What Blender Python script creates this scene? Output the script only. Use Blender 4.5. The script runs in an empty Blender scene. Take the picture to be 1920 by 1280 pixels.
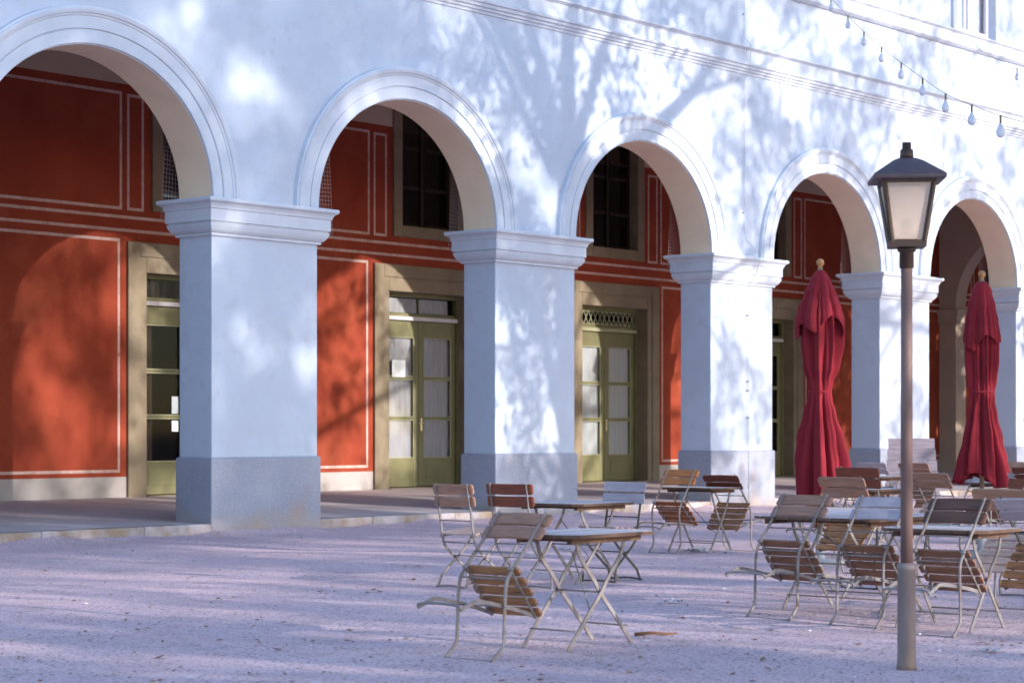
import bpy, bmesh, math, random
import numpy as np
from mathutils import Vector, Matrix
random.seed(7); rng = np.random.default_rng(11)
R = math.radians
C = bpy.context.scene
COL = C.collection

# ---------------------------------------------------------------- survey of the place (metres)
# world: X along the arcade (away to the right), Y into the building, Z up; origin = foot of the first full pillar
FPX, HOR, CAMH = 4000.0, 805.0, 1.3
ANG = math.atan2(3327, FPX); SA, CA = math.sin(ANG), math.cos(ANG)
Y0 = FPX*CAMH/197; X0 = (397-960)/FPX*Y0
CAM = (-(SA*X0+CA*Y0), -(-CA*X0+SA*Y0), CAMH)
def world(xc, dc):
    dx, dy = xc-X0, dc-Y0
    return (SA*dx+CA*dy, -CA*dx+SA*dy)
def ground_at(px, py, z=0.0):
    d = FPX*(CAMH-z)/(py-HOR)
    return world((px-960)/FPX*d, d)
def point_at(px, py, d):
    x, y = world((px-960)/FPX*d, d)
    return (x, y, CAMH+(HOR-py)*d/FPX)

PITCH, PW, PD = 5.437, 1.84, 0.60          # pillar pitch, width, depth
SPR, RISE = 4.165, 1.63                    # springing height, arch rise
HALF = (PITCH-PW)/2
BW = 5.5                                   # rear wall of the arcade
DC = 4.70                                  # first door axis
FLOOR_B, FLOOR_F = 0.275, 0.13

# ---------------------------------------------------------------- mesh builder
class MB:
    def __init__(s): s.v = []; s.f = []; s.m = []; s.sm = []
    def add(s, vs, fs, m=0, smooth=False):
        o = len(s.v); s.v += [tuple(v) for v in vs]
        for f in fs:
            s.f.append(tuple(i+o for i in f)); s.m.append(m); s.sm.append(smooth)
        return s
    def box(s, x0, x1, y0, y1, z0, z1, m=0):
        vs = [(x, y, z) for z in (z0, z1) for y in (y0, y1) for x in (x0, x1)]
        return s.add(vs, [(0,2,3,1),(4,5,7,6),(0,1,5,4),(2,6,7,3),(0,4,6,2),(1,3,7,5)], m)
    def quad(s, a, b, c, d, m=0): return s.add([a,b,c,d], [(0,1,2,3)], m)
    def tube(s, pts, rad, seg=8, m=0, cap=True, closed=False):
        pts = [Vector(p) for p in pts]; n = len(pts)
        if not hasattr(rad, '__len__'): rad = [rad]*n
        vs = []; up = None
        for i, p in enumerate(pts):
            if closed: t = pts[(i+1)%n]-pts[i-1]
            else: t = pts[min(i+1,n-1)]-pts[max(i-1,0)]
            t.normalize()
            if up is None:
                up = Vector((0,0,1)) if abs(t.z) < .9 else Vector((1,0,0))
            a = (up - t*up.dot(t)).normalized(); b = t.cross(a); up = a
            for k in range(seg):
                th = 2*math.pi*k/seg
                vs.append(p + (a*math.cos(th)+b*math.sin(th))*rad[i])
        fs = []
        for i in range(n if closed else n-1):
            j = (i+1)%n
            for k in range(seg):
                l = (k+1)%seg
                fs.append((i*seg+k, i*seg+l, j*seg+l, j*seg+k))
        if cap and not closed:
            fs.append(tuple(range(seg-1,-1,-1))); fs.append(tuple((n-1)*seg+k for k in range(seg)))
        return s.add(vs, fs, m, True)
    def bar(s, pts, w, h, side=(0,1,0), m=0):
        """flat bar: w across `side`, h in the bending plane"""
        pts = [Vector(p) for p in pts]; n = len(pts); sd = Vector(side).normalized(); vs = []
        for i, p in enumerate(pts):
            t = (pts[min(i+1,n-1)]-pts[max(i-1,0)]).normalized()
            nn = t.cross(sd).normalized()
            for a, b in ((-1,-1),(1,-1),(1,1),(-1,1)):
                vs.append(p + sd*(a*w/2) + nn*(b*h/2))
        fs = []
        for i in range(n-1):
            for k in range(4):
                l = (k+1)%4
                fs.append((i*4+k, i*4+l, i*4+4+l, i*4+4+k))
        fs += [(3,2,1,0), tuple((n-1)*4+k for k in range(4))]
        return s.add(vs, fs, m)
    def lathe(s, prof, seg=24, c=(0,0,0), m=0):
        vs = []; n = len(prof)
        for r, z in prof:
            for k in range(seg):
                th = 2*math.pi*k/seg
                vs.append((c[0]+r*math.cos(th), c[1]+r*math.sin(th), c[2]+z))
        fs = [(i*seg+k, i*seg+(k+1)%seg, (i+1)*seg+(k+1)%seg, (i+1)*seg+k) for i in range(n-1) for k in range(seg)]
        fs.append(tuple(range(seg-1,-1,-1))); fs.append(tuple((n-1)*seg+k for k in range(seg)))
        return s.add(vs, fs, m, True)
    def rings(s, x0, x1, y0, y1, prof, m=0, cap=True):
        """rectangular lofted block; prof = [(offset, z)]"""
        vs = []
        for p, z in prof:
            vs += [(x0-p,y0-p,z),(x1+p,y0-p,z),(x1+p,y1+p,z),(x0-p,y1+p,z)]
        fs = []
        for i in range(len(prof)-1):
            for k in range(4):
                l = (k+1)%4
                fs.append((i*4+k, i*4+l, i*4+4+l, i*4+4+k))
        if cap:
            fs.append((3,2,1,0)); fs.append(tuple((len(prof)-1)*4+k for k in range(4)))
        return s.add(vs, fs, m)
    def extr_x(s, prof, x0, x1, m=0, n=1):
        k = len(prof); vs = []
        xs = [x0+(x1-x0)*i/n for i in range(n+1)]
        for x in xs: vs += [(x, y, z) for y, z in prof]
        fs = []
        for j in range(n):
            for i in range(k-1):
                fs.append((j*k+i, (j+1)*k+i, (j+1)*k+i+1, j*k+i+1))
        fs.append(tuple(range(k))); fs.append(tuple(n*k+i for i in range(k-1,-1,-1)))
        return s.add(vs, fs, m)
    def build(s, name, mats, parent=None, bevel=0, loc=None):
        me = bpy.data.meshes.new(name); me.from_pydata(s.v, [], s.f)
        if not isinstance(mats, (list, tuple)): mats = [mats]
        for m in mats: me.materials.append(m)
        me.polygons.foreach_set('material_index', s.m)
        me.polygons.foreach_set('use_smooth', s.sm)
        me.update()
        bm = bmesh.new(); bm.from_mesh(me); bmesh.ops.recalc_face_normals(bm, faces=bm.faces); bm.to_mesh(me); bm.free()
        o = bpy.data.objects.new(name, me); COL.objects.link(o)
        if parent: o.parent = parent
        if loc: o.location = loc
        if bevel:
            b = o.modifiers.new('bevel', 'BEVEL'); b.width = bevel; b.segments = 2; b.limit_method = 'ANGLE'; b.angle_limit = R(40)
        return o
def tag(o, label=None, cat=None, group=None, kind=None):
    if label: o['label'] = label
    if cat: o['category'] = cat
    if group: o['group'] = group
    if kind: o['kind'] = kind
    return o
def empty(name, loc=(0,0,0), rz=0):
    o = bpy.data.objects.new(name, None); COL.objects.link(o); o.location = loc; o.rotation_euler = (0,0,rz)
    o.empty_display_size = .2
    return o
def copy_tree(o, parent=None):
    c = o.copy(); COL.objects.link(c)
    if parent: c.parent = parent
    for ch in [x for x in bpy.data.objects if x.parent == o]: copy_tree(ch, c)
    return c

# ---------------------------------------------------------------- materials
def mat(name, c1, c2=None, scale=2.0, rough=.8, bump=0.0, bscale=40, stretch=(1,1,1), metal=0, spec=.3,
        c3=None, scale3=.6, thr3=(.55,.72), detail=6, coords='Object', rnd=False, fine=None, fscale=200, sheen=0, contrast=(.35,.65)):
    m = bpy.data.materials.new(name); m.use_nodes = True
    nt = m.node_tree; N = nt.nodes; L = nt.links
    b = N['Principled BSDF']
    b.inputs['Roughness'].default_value = rough; b.inputs['Metallic'].default_value = metal
    b.inputs['Specular IOR Level'].default_value = spec
    if sheen: b.inputs['Sheen Weight'].default_value = sheen
    tc = N.new('ShaderNodeTexCoord'); mp = N.new('ShaderNodeMapping'); mp.inputs['Scale'].default_value = stretch
    L.new(tc.outputs[coords], mp.inputs['Vector'])
    vec = mp.outputs['Vector']
    if rnd:
        oi = N.new('ShaderNodeObjectInfo'); ad = N.new('ShaderNodeVectorMath'); ad.operation = 'ADD'
        ml = N.new('ShaderNodeMath'); ml.operation = 'MULTIPLY'; ml.inputs[1].default_value = 37.0
        L.new(oi.outputs['Random'], ml.inputs[0]); L.new(mp.outputs['Vector'], ad.inputs[0]); L.new(ml.outputs[0], ad.inputs[1])
        vec = ad.outputs[0]
    def noise(sc, det=6, rg=.6):
        n = N.new('ShaderNodeTexNoise'); n.inputs['Scale'].default_value = sc; n.inputs['Detail'].default_value = det
        n.inputs['Roughness'].default_value = rg; L.new(vec, n.inputs['Vector']); return n.outputs['Fac']
    def mix(fac, a, c):
        x = N.new('ShaderNodeMix'); x.data_type = 'RGBA'
        L.new(fac, x.inputs[0])
        for sock, v in ((6, a), (7, c)):
            if isinstance(v, tuple): x.inputs[sock].default_value = (*v, 1)
            else: L.new(v, x.inputs[sock])
        return x.outputs[2]
    def rng_(fac, a, c):
        r = N.new('ShaderNodeMapRange'); r.inputs[1].default_value = a; r.inputs[2].default_value = c
        L.new(fac, r.inputs[0]); return r.outputs[0]
    colr = None
    if c2 is None: b.inputs['Base Color'].default_value = (*c1, 1)
    else:
        colr = mix(rng_(noise(scale, detail), *contrast), c1, c2)
        if c3: colr = mix(rng_(noise(scale3, 8, .65), *thr3), colr, c3)
        if fine: colr = mix(rng_(noise(fscale, 3), .52, .66), colr, fine)
        L.new(colr, b.inputs['Base Color'])
    if bump:
        bp = N.new('ShaderNodeBump'); bp.inputs['Strength'].default_value = bump; bp.inputs['Distance'].default_value = .01
        L.new(noise(bscale, 8, .7), bp.inputs['Height']); L.new(bp.outputs['Normal'], b.inputs['Normal'])
    return m

def grad_dirt(m, z0, z1, colr, amt=.8):
    """splash dirt at the foot of masonry: worn band with a ragged edge"""
    nt = m.node_tree; N = nt.nodes; L = nt.links; b = N['Principled BSDF']
    tc = N.new('ShaderNodeTexCoord'); sp = N.new('ShaderNodeSeparateXYZ'); L.new(tc.outputs['Object'], sp.inputs[0])
    ns = N.new('ShaderNodeTexNoise'); ns.inputs['Scale'].default_value = 2.2; ns.inputs['Detail'].default_value = 8; L.new(tc.outputs['Object'], ns.inputs['Vector'])
    ad = N.new('ShaderNodeMath'); ad.operation = 'MULTIPLY_ADD'; ad.inputs[1].default_value = -.6; L.new(ns.outputs['Fac'], ad.inputs[0])
    L.new(sp.outputs['Z'], ad.inputs[2])
    mr = N.new('ShaderNodeMapRange'); mr.inputs[1].default_value = z0; mr.inputs[2].default_value = z1; mr.inputs[3].default_value = amt; mr.inputs[4].default_value = 0
    L.new(ad.outputs[0], mr.inputs[0])
    mx = N.new('ShaderNodeMix'); mx.data_type = 'RGBA'; L.new(mr.outputs[0], mx.inputs[0])
    src = b.inputs['Base Color'].links[0].from_socket
    L.new(src, mx.inputs[6]); mx.inputs[7].default_value = (*colr, 1); L.new(mx.outputs[2], b.inputs['Base Color'])
    return m

WALL = mat('white_plaster', (.52,.57,.67), (.475,.52,.615), scale=.7, rough=.9, bump=.25, bscale=25, c3=(.43,.45,.51), scale3=.5, thr3=(.52,.76), fine=(.475,.515,.60), fscale=5, spec=.15)
SOFF = mat('bounce_tinted_soffit', (.86,.68,.50), (.79,.61,.45), scale=1.2, rough=.9, bump=.2, bscale=25, spec=.15)  # warm tint painted in for light bounced up from the floor
TRIM = mat('white_stucco_moulding', (.56,.59,.66), (.505,.535,.605), scale=3, rough=.85, bump=.12, bscale=30, spec=.15, c3=(.66,.60,.54), scale3=2.5, thr3=(.62,.8))
PLINTH = grad_dirt(mat('grey_plinth_render', (.33,.34,.41), (.275,.285,.35), scale=1.4, rough=.92, bump=.35, bscale=30, c3=(.34,.27,.27), scale3=1.1, thr3=(.56,.75), fine=(.37,.38,.45), fscale=30, spec=.15), -.35, .0, (.36,.28,.22), .75)
REDW = mat('oxide_red_wall_paint', (.315,.058,.030), (.25,.042,.022), scale=1.3, rough=.85, bump=.15, bscale=30, c3=(.36,.08,.04), scale3=.8, spec=.15)
LINE = mat('painted_pale_pink_line', (.60,.42,.39), (.46,.29,.26), scale=9, rough=.85, c3=(.40,.14,.09), scale3=5, thr3=(.58,.74))
BASEW = mat('pale_stone_skirting', (.44,.39,.38), (.36,.32,.31), scale=2.2, rough=.9, bump=.2)
VAULT = mat('aged_cream_vault_plaster', (.56,.44,.36), (.48,.37,.30), scale=.8, rough=.9)
OLIVE = mat('olive_brown_stone_surround', (.26,.205,.145), (.205,.16,.11), scale=2.0, rough=.85, bump=.25, bscale=35, c3=(.32,.27,.20), scale3=1.2)
GREEN = mat('olive_green_door_paint', (.195,.178,.085), (.15,.138,.064), scale=2.5, rough=.55, bump=.05, spec=.4)
GREENT = mat('worn_green_door_trim', (.40,.385,.25), (.32,.31,.19), scale=3, rough=.6)
PALETR = mat('pale_lilac_transom_bar', (.62,.58,.60), (.55,.5,.52), scale=3, rough=.6)
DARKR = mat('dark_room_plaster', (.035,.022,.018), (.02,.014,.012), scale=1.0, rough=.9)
CURT = mat('grey_lilac_curtain_cloth', (.66,.60,.64), (.54,.48,.52), scale=9, stretch=(3,3,.3), rough=.9)
CURTW = mat('white_curtain_cloth', (.80,.76,.78), (.70,.66,.68), scale=9, stretch=(3,3,.3), rough=.9)
CURTB = mat('brown_curtain_cloth', (.14,.09,.07), (.07,.04,.03), scale=7, stretch=(3,3,.2), rough=.9)
PAPER = mat('white_paper', (.82,.86,.88), (.76,.79,.82), scale=10, rough=.8)
BRASS = mat('brass_handle_metal', (.75,.62,.38), rough=.3, metal=1)
FLOORM = mat('worn_arcade_paving', (.58,.50,.51), (.49,.42,.43), scale=.9, rough=.75, bump=.2, bscale=20, c3=(.62,.56,.58), scale3=.5, fine=(.42,.36,.36), fscale=60)
KERBM = mat('grey_kerb_stone', (.50,.44,.46), (.38,.33,.34), scale=2.2, rough=.9, bump=.4, bscale=30, c3=(.30,.22,.16), scale3=1.6, thr3=(.40,.58))
WIRE = mat('pale_painted_wire', (.42,.43,.48), rough=.7)
NETM = mat('netting_twine', (.26,.17,.16), rough=.9)
WINF = mat('white_window_paint', (.78,.78,.82), (.72,.72,.77), scale=4, rough=.5)
def glass(name, tint, gl=.12):
    m = bpy.data.materials.new(name); m.use_nodes = True; nt = m.node_tree; N = nt.nodes; L = nt.links
    N.remove(N['Principled BSDF']); out = N['Material Output']
    t = N.new('ShaderNodeBsdfTransparent'); t.inputs[0].default_value = (*tint,1)
    g = N.new('ShaderNodeBsdfGlossy'); g.inputs['Roughness'].default_value = .04
    lw = N.new('ShaderNodeLayerWeight'); f = N.new('ShaderNodeMath'); f.operation = 'POWER'; f.inputs[1].default_value = 4; L.new(lw.outputs['Facing'], f.inputs[0])
    a = N.new('ShaderNodeMath'); a.operation = 'MULTIPLY_ADD'; a.inputs[1].default_value = .4; a.inputs[2].default_value = gl; L.new(f.outputs[0], a.inputs[0])
    x = N.new('ShaderNodeMixShader'); L.new(a.outputs[0], x.inputs[0]); L.new(t.outputs[0], x.inputs[1]); L.new(g.outputs[0], x.inputs[2]); L.new(x.outputs[0], out.inputs[0])
    return m
GLASS = glass('clear_window_glass', (.86,.88,.88), .04)
GLASSD = glass('dim_door_glass', (.8,.82,.82), .005)
GLASSD.node_tree.nodes['Math.001'].inputs[1].default_value = .12
GLASSU = glass('sky_reflecting_window_glass', (.93,.93,.95), .12)

# ---------------------------------------------------------------- the building
B = tag(empty('arcade_building'), 'long white plastered arcade building with red rear wall under round arches', 'building')
KS = range(-2, 8)
XL, XR = -2*PITCH, 7*PITCH+PW
def arch_pts(k, off=0.0, n=64):
    c = k*PITCH+PW+HALF
    return [(c-(HALF+off)*math.cos(math.pi*i/n), SPR+(RISE+off)*math.sin(math.pi*i/n)) for i in range(n+1)]
mb = MB(); ZT = 6.9; ZTOP = 13.0
for k in KS:
    x0 = k*PITCH
    for y in (0.0, PD): mb.quad((x0,y,SPR),(x0+PW,y,SPR),(x0+PW,y,ZT),(x0,y,ZT))
    if k < 7:
        ap = arch_pts(k)
        for (xa,za),(xb,zb) in zip(ap, ap[1:]):
            for y in (0.0, PD): mb.quad((xa,y,za),(xb,y,zb),(xb,y,ZT),(xa,y,ZT))
            mb.quad((xa,0,za),(xb,0,zb),(xb,PD,zb),(xa,PD,za), 1)
# upper storey with window openings above each arch
WZ0, WZ1, WH = 9.02, 11.2, .80
xprev = XL
for k in range(-2, 7):
    c = k*PITCH+PW+HALF
    mb.quad((xprev,0,ZT),(c-WH,0,ZT),(c-WH,0,ZTOP),(xprev,0,ZTOP))
    mb.quad((c-WH,0,ZT),(c+WH,0,ZT),(c+WH,0,WZ0),(c-WH,0,WZ0)); mb.quad((c-WH,0,WZ1),(c+WH,0,WZ1),(c+WH,0,ZTOP),(c-WH,0,ZTOP))
    for xx in (c-WH, c+WH): mb.quad((xx,0,WZ0),(xx,.22,WZ0),(xx,.22,WZ1),(xx,0,WZ1))
    for zz in (WZ0, WZ1): mb.quad((c-WH,0,zz),(c+WH,0,zz),(c+WH,.22,zz),(c-WH,.22,zz))
    xprev = c+WH
mb.quad((xprev,0,ZT),(XR,0,ZT),(XR,0,ZTOP),(xprev,0,ZTOP))
mb.quad((XL,0,SPR),(XL,PD,SPR),(XL,PD,ZTOP),(XL,0,ZTOP)); mb.quad((XR,0,SPR),(XR,PD,SPR),(XR,PD,ZTOP),(XR,0,ZTOP))
mb.quad((XL,0,ZTOP),(XR,0,ZTOP),(XR,PD,ZTOP),(XL,PD,ZTOP))
mb.quad((XL,PD,ZT),(XR,PD,ZT),(XR,PD,ZTOP),(XL,PD,ZTOP))
mb.build('facade_wall', [WALL, SOFF], B)

capprof = [(.001,3.70),(.035,3.703),(.035,3.735),(.058,3.745),(.085,3.775),(.105,3.815),(.115,3.853),(.100,3.858),(.100,3.872),(.125,3.876),
           (.125,4.02),(.138,4.03),(.145,4.06),(.165,4.09),(.195,4.108),(.205,4.118),(.205,4.150),(.195,4.160),(.002,4.172)]
for k in KS:
    x0 = k*PITCH
    sh = MB().box(x0, x0+PW, 0, PD, .94, 3.72).build('pillar', WALL, B, bevel=.012)
    MB().rings(x0, x0+PW, 0, PD, [(.034,-.2),(.034,.935),(.022,.952),(.003,.956)]).build('plinth', PLINTH, sh, bevel=.014)
    MB().rings(x0, x0+PW, 0, PD, capprof).build('capital', TRIM, sh)
for k in range(-2, 7):
    prof = [(.0,.01),(.0,-.028),(.008,-.034),(.150,-.034),(.156,-.018),(.168,-.018),(.174,-.040),(.315,-.040),(.322,-.052),(.345,-.058),(.352,-.076),(.385,-.088),(.402,-.088),(.408,-.070),(.43,-.06),(.44,.01)]
    n = 64; m_ = MB(); vs = []; P = len(prof); c = k*PITCH+PW+HALF
    for i in range(n+1):
        th = math.pi*i/n
        for o, y in prof: vs.append((c-(HALF+o)*math.cos(th), y, SPR+.012+(RISE+o)*math.sin(th)))
    m_.add(vs, [(i*P+j, (i+1)*P+j, (i+1)*P+j+1, i*P+j+1) for i in range(n) for j in range(P-1)], 0, False)
    m_.build('archivolt', TRIM, B)
MB().extr_x([(.01,7.20),(-.02,7.205),(-.025,7.24),(-.05,7.25),(-.055,7.28),(-.085,7.295),(-.09,7.33),(-.12,7.345),(-.125,7.375),(-.115,7.385),(-.055,7.40),(-.05,7.60),(-.075,7.615),(-.10,7.63),(-.115,7.635),(-.115,7.66),(-.10,7.665),(.01,7.69)], XL, XR, n=40).build('string_course', TRIM, B)
MB().extr_x([(.01,8.66),(-.05,8.67),(-.09,8.70),(-.105,8.71),(-.105,8.74),(-.095,8.75),(-.06,8.76),(-.055,8.93),(-.08,8.945),(-.10,8.96),(-.10,8.985),(.01,9.005)], XL, XR, n=40).build('sill_course', TRIM, B)
for k in range(1, 6):
    c = k*PITCH+PW+HALF
    fr = MB()
    for s in (-1,1): fr.box(c+s*(WH+.07)-.07, c+s*(WH+.07)+.07, -.06, .01, 9.007, WZ1)      # architrave
    fr.box(c-WH-.14, c+WH+.14, -.07, .01, WZ1+.002, WZ1+.18)
    w = fr.build('upper_window', TRIM, B, bevel=.008)
    fm = MB()
    for x in (-WH+.05, 0, WH-.05): fm.box(c+x-.05, c+x+.05, .10, .16, WZ0+.004, WZ1-.004)
    for z in (WZ0+.054, 9.9, 10.6, WZ1-.06):
        for s in (-1, 1): fm.box(c+s*WH/2-WH/2+.08, c+s*WH/2+WH/2-.08, .105, .155, z-.045, z+.045)
    fm.build('sash_frame', WINF, w)
    MB().box(c-WH+.03, c+WH-.03, .125, .135, WZ0+.02, WZ1-.02).build('pane', GLASSU, w)
    MB().box(c-WH, c+WH, .24, .26, WZ0, WZ1).build('curtain', CURTW, w)

# rear wall of the arcade, with painted frames
DH, DT = 1.06, 3.70; WHH = .73; UZ0, UZ1 = 4.85, 7.0
mb = MB()
bays = range(-2, 6)
xs0, xs1 = XL, 6*PITCH+DC
zmin, ztop = 0.0, 7.4
def wallq(xa, xb, za, zb):
    for z0, z1, m in ((0,.585,1),(.585,6.54,0),(6.54,ztop,2)):
        a, b = max(za,z0), min(zb,z1)
        if b > a: mb.quad((xa,BW,a),(xb,BW,a),(xb,BW,b),(xa,BW,b), m)
cs = [DC+PITCH*k for k in bays]
x = xs0
for c in cs:
    if c-DH <= x: continue
    wallq(x, c-DH, 0, ztop)
    wallq(c-DH, c+DH, DT, UZ0)
    wallq(c-DH, c-WHH, UZ0, UZ1); wallq(c+WHH, c+DH, UZ0, UZ1); wallq(c-DH, c+DH, UZ1, ztop)
    x = c+DH
wallq(x, xs1, 0, ztop)
LT = .045; ly = BW-.004
def pl(xa, xb, za, zb): mb.quad((xa,ly,za),(xb,ly,za),(xb,ly,zb),(xa,ly,zb), 3)
def rect(xa, xb, za, zb):
    pl(xa, xb, za, za+LT); pl(xa, xb, zb-LT, zb); pl(xa, xa+LT, za+LT, zb-LT); pl(xb-LT, xb, za+LT, zb-LT)
for i in range(len(cs)-1):
    ca, cb = cs[i], cs[i+1]
    rect(ca+1.57, cb-1.57, .65, 4.19); rect(ca+1.53, cb-1.53, 4.63, 6.42)
    rect(ca+1.10, ca+1.43, 4.63, 6.40); rect(cb-1.43, cb-1.10, 4.63, 6.40)
pl(xs0, xs1, 4.30, 4.345); pl(xs0, xs1, 4.50, 4.545)
mb.build('rear_wall', [REDW, BASEW, VAULT, LINE], B)
MB().box(XL-.3, XL, -0.0, 8, 0, 9).build('end_wall', REDW, B)
MB().box(xs1, xs1+.3, PD, 8, 0, 9).build('end_wall', REDW, B)
MB().box(XL, xs1+.3, PD+.003, 8.2, 7.4, 7.6).build('arcade_ceiling', VAULT, B)
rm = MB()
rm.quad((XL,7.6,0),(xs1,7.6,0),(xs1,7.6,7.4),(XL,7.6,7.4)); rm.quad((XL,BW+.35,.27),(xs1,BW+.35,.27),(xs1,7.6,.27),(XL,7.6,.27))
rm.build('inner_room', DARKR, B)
# cross wall with an arch closing the far end of the walk
XT = 28.7; mb = MB(); n = 40; cy, ha = 2.95, 2.1
pts = [(cy-ha*math.cos(math.pi*i/n), 4.3+1.9*math.sin(math.pi*i/n)) for i in range(n+1)]
for xx in (XT, XT+.5):
    for (ya,za),(yb,zb) in zip(pts, pts[1:]): mb.quad((xx,ya,za),(xx,yb,zb),(xx,yb,7.4),(xx,ya,7.4))
    for ya, yb in ((PD, cy-ha), (cy+ha, BW)): mb.quad((xx,ya,0),(xx,yb,0),(xx,yb,7.4),(xx,ya,7.4))
for (ya,za),(yb,zb) in zip(pts, pts[1:]): mb.quad((XT,ya,za),(XT+.5,ya,za),(XT+.5,yb,zb),(XT,yb,zb))
for yy in (cy-ha, cy+ha): mb.quad((XT,yy,0),(XT+.5,yy,0),(XT+.5,yy,4.3),(XT,yy,4.3))
mb.build('cross_wall', VAULT, B)
MB().rings(XT, XT+.5, cy+ha+.002, BW-.01, [(.01,3.85),(.06,3.9),(.06,4.05),(.10,4.1),(.10,4.2),(.01,4.22)]).build('cross_wall_cornice', VAULT, B)

# doors -----------------------------------------------------------------
def curtain(x0, x1, y, z0, z1, amp=.025, wl=.12, seed=0):
    n = max(8, int((x1-x0)/.02)); r = random.Random(seed); ph = r.random()*6
    vs = []; m_ = MB()
    for i in range(n+1):
        x = x0+(x1-x0)*i/n; yy = y+amp*math.sin(2*math.pi*x/wl+ph)+.5*amp*math.sin(2*math.pi*x/(wl*.43)+ph*2)
        vs += [(x,yy,z0),(x,yy+.01,z1)]
    m_.add(vs, [(2*i,2*i+2,2*i+3,2*i+1) for i in range(n)], 0, True); return m_
YD = BW+.28
def door(c, kind, i):
    F = MB()   # stone surround with stepped profile
    for s in (-1, 1):
        a, b = sorted((c+s*1.44, c+s*1.20)); F.box(a, b, BW-.05, BW+.004, FLOOR_B-.02, 4.16)
        a, b = sorted((c+s*1.20, c+s*DH)); F.box(a, b, BW-.03, BW+.30, FLOOR_B-.02, 3.94)
    F.box(c-1.20, c+1.20, BW-.05, BW+.004, 3.94, 4.16); F.box(c-DH, c+DH, BW-.03, BW+.30, DT, 3.94)
    F.box(c-DH, c+DH, BW-.06, BW+.34, FLOOR_B-.10, FLOOR_B+.012)
    d = F.build('door', OLIVE, B, bevel=.012)
    T = MB()
    zt0 = 3.22
    for s in (-1, 1):
        a, b = sorted((c+s*DH, c+s*(DH-.07))); T.box(a, b, YD-.05, YD+.06, FLOOR_B+.012, DT)
    T.box(c-DH+.07, c+DH-.07, YD-.05, YD+.06, DT-.07, DT); 
    T.box(c-DH+.07, c+DH-.07, YD-.03, YD+.05, zt0+.07, zt0+.13)
    T.box(c-.025 if kind==0 else c-.0, c+.025 if kind==0 else c+.001, YD-.028, YD+.048, zt0+.13, DT-.07)
    T.build('transom_frame', GREEN, d, bevel=.006)
    MB().box(c-DH+.07, c+DH-.07, YD-.085, YD+.052, zt0, zt0+.07).build('transom_bar', PALETR if kind != 2 else GREENT, d, bevel=.008)
    for s in (-1, 1):
        x0, x1 = (c-DH+.075, c-.004) if s < 0 else (c+.004, c+DH-.075)
        l = MB(); st = .13; zb, ztp = FLOOR_B+.02, zt0-.01
        zs = (.80, 1.50, 2.21, 2.93)
        l.box(x0, x0+st, YD-.022, YD+.022, zb, ztp); l.box(x1-st, x1, YD-.022, YD+.022, zb, ztp)
        l.box(x0+st, x1-st, YD-.021, YD+.021, zs[3], ztp); l.box(x0+st, x1-st, YD-.021, YD+.021, zb, zs[0])
        for z in zs[1:3]: l.box(x0+st, x1-st, YD-.018, YD+.018, z-.022, z+.022)
        l.box(x0+st+.06, x1-st-.06, YD-.03, YD-.0205, zb+.14, zs[0]-.08)
        lf = l.build('door_leaf', GREEN, d, bevel=.006)
        MB().box(x0+st-.01, x1-st+.01, YD+.000, YD+.006, zs[0]-.01, zs[3]+.01).build('pane', GLASSD if kind == 0 else GLASS, lf)
        if s > 0 :
            h = MB(); h.box(c+.045, c+.085, YD-.034, YD-.0225, 1.28, 1.50); h.tube([(c+.065,YD-.03,1.42),(c+.065,YD-.085,1.42)], .012)
            h.tube([(c+.065,YD-.08,1.42),(c-.05,YD-.085,1.41)], .012); h.build('handle', BRASS, d)
        beads = MB()
        for q in range(3):
            za, zz = zs[q]+(.022 if q else 0), zs[q+1]-(.022 if q < 2 else 0)
            beads.box(x0+st, x0+st+.014, YD-.03, YD-.0225, za, zz); beads.box(x1-st-.014, x1-st, YD-.03, YD-.0225, za, zz)
            beads.box(x0+st+.014, x1-st-.014, YD-.03, YD-.0225, za, za+.014); beads.box(x0+st+.014, x1-st-.014, YD-.03, YD-.0225, zz-.014, zz)
        beads.build('glazing_bead', GREENT, d)
    MB().box(c-DH+.06, c+DH-.06, YD+.0, YD+.006, zt0+.12, DT-.06).build('transom_pane', GLASSD if kind != 1 else GLASS, d)
    if kind == 0:
        curtain(c-.95, c-.62, YD+.10, .5, 3.15, .03, .11, i).build('curtain', CURTB, d)
        curtain(c+.5, c+.95, YD+.10, .5, 3.15, .03, .11, i+9).build('curtain', CURTB, d)
        curtain(c-.95, c+.95, YD+.12, zt0+.1, DT-.05, .03, .13, i+5).build('transom_curtain', CURTB, d)
    else:
        cm = CURT if kind == 1 else CURTW
        curtain(c-.96, c-.03, YD+.026,   .5, 3.12, .004, .14, i).build('curtain', cm, d)
        curtain(c+.03, c+.96, YD+.026,   .5, 3.12, .004, .14, i+3).build('curtain', cm, d)
        if kind == 1: curtain(c-.80, c+.82, YD+.022, zt0+.14, DT-.09, .008, .3, i+5).build('transom_curtain', CURT, d)
    if kind == 2:
        g = MB(); za, zb = zt0+.13, DT-.07; h = zb-za
        x = c-DH+.08; run = .15
        while x < c+DH-.08-run:
            for u0, u1 in ((0,1),(1,0)):
                g.tube([(x+run*u0,YD-.035,za),(x+run*u1,YD-.035,zb)], .011, 6)
            x += run
        for zz in (za+.02, zb-.02): g.tube([(c-DH+.075,YD-.035,zz),(c+DH-.075,YD-.035,zz)], .010, 6)
        g.build('transom_lattice', GREENT, d)
    if kind == 1:
        nt = MB().box(c-.70, c-.36, YD-.036, YD-.031, 2.22, 2.52).build('notice', PAPER, d); nt['label'] = 'blank white notice on door glass'
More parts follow.
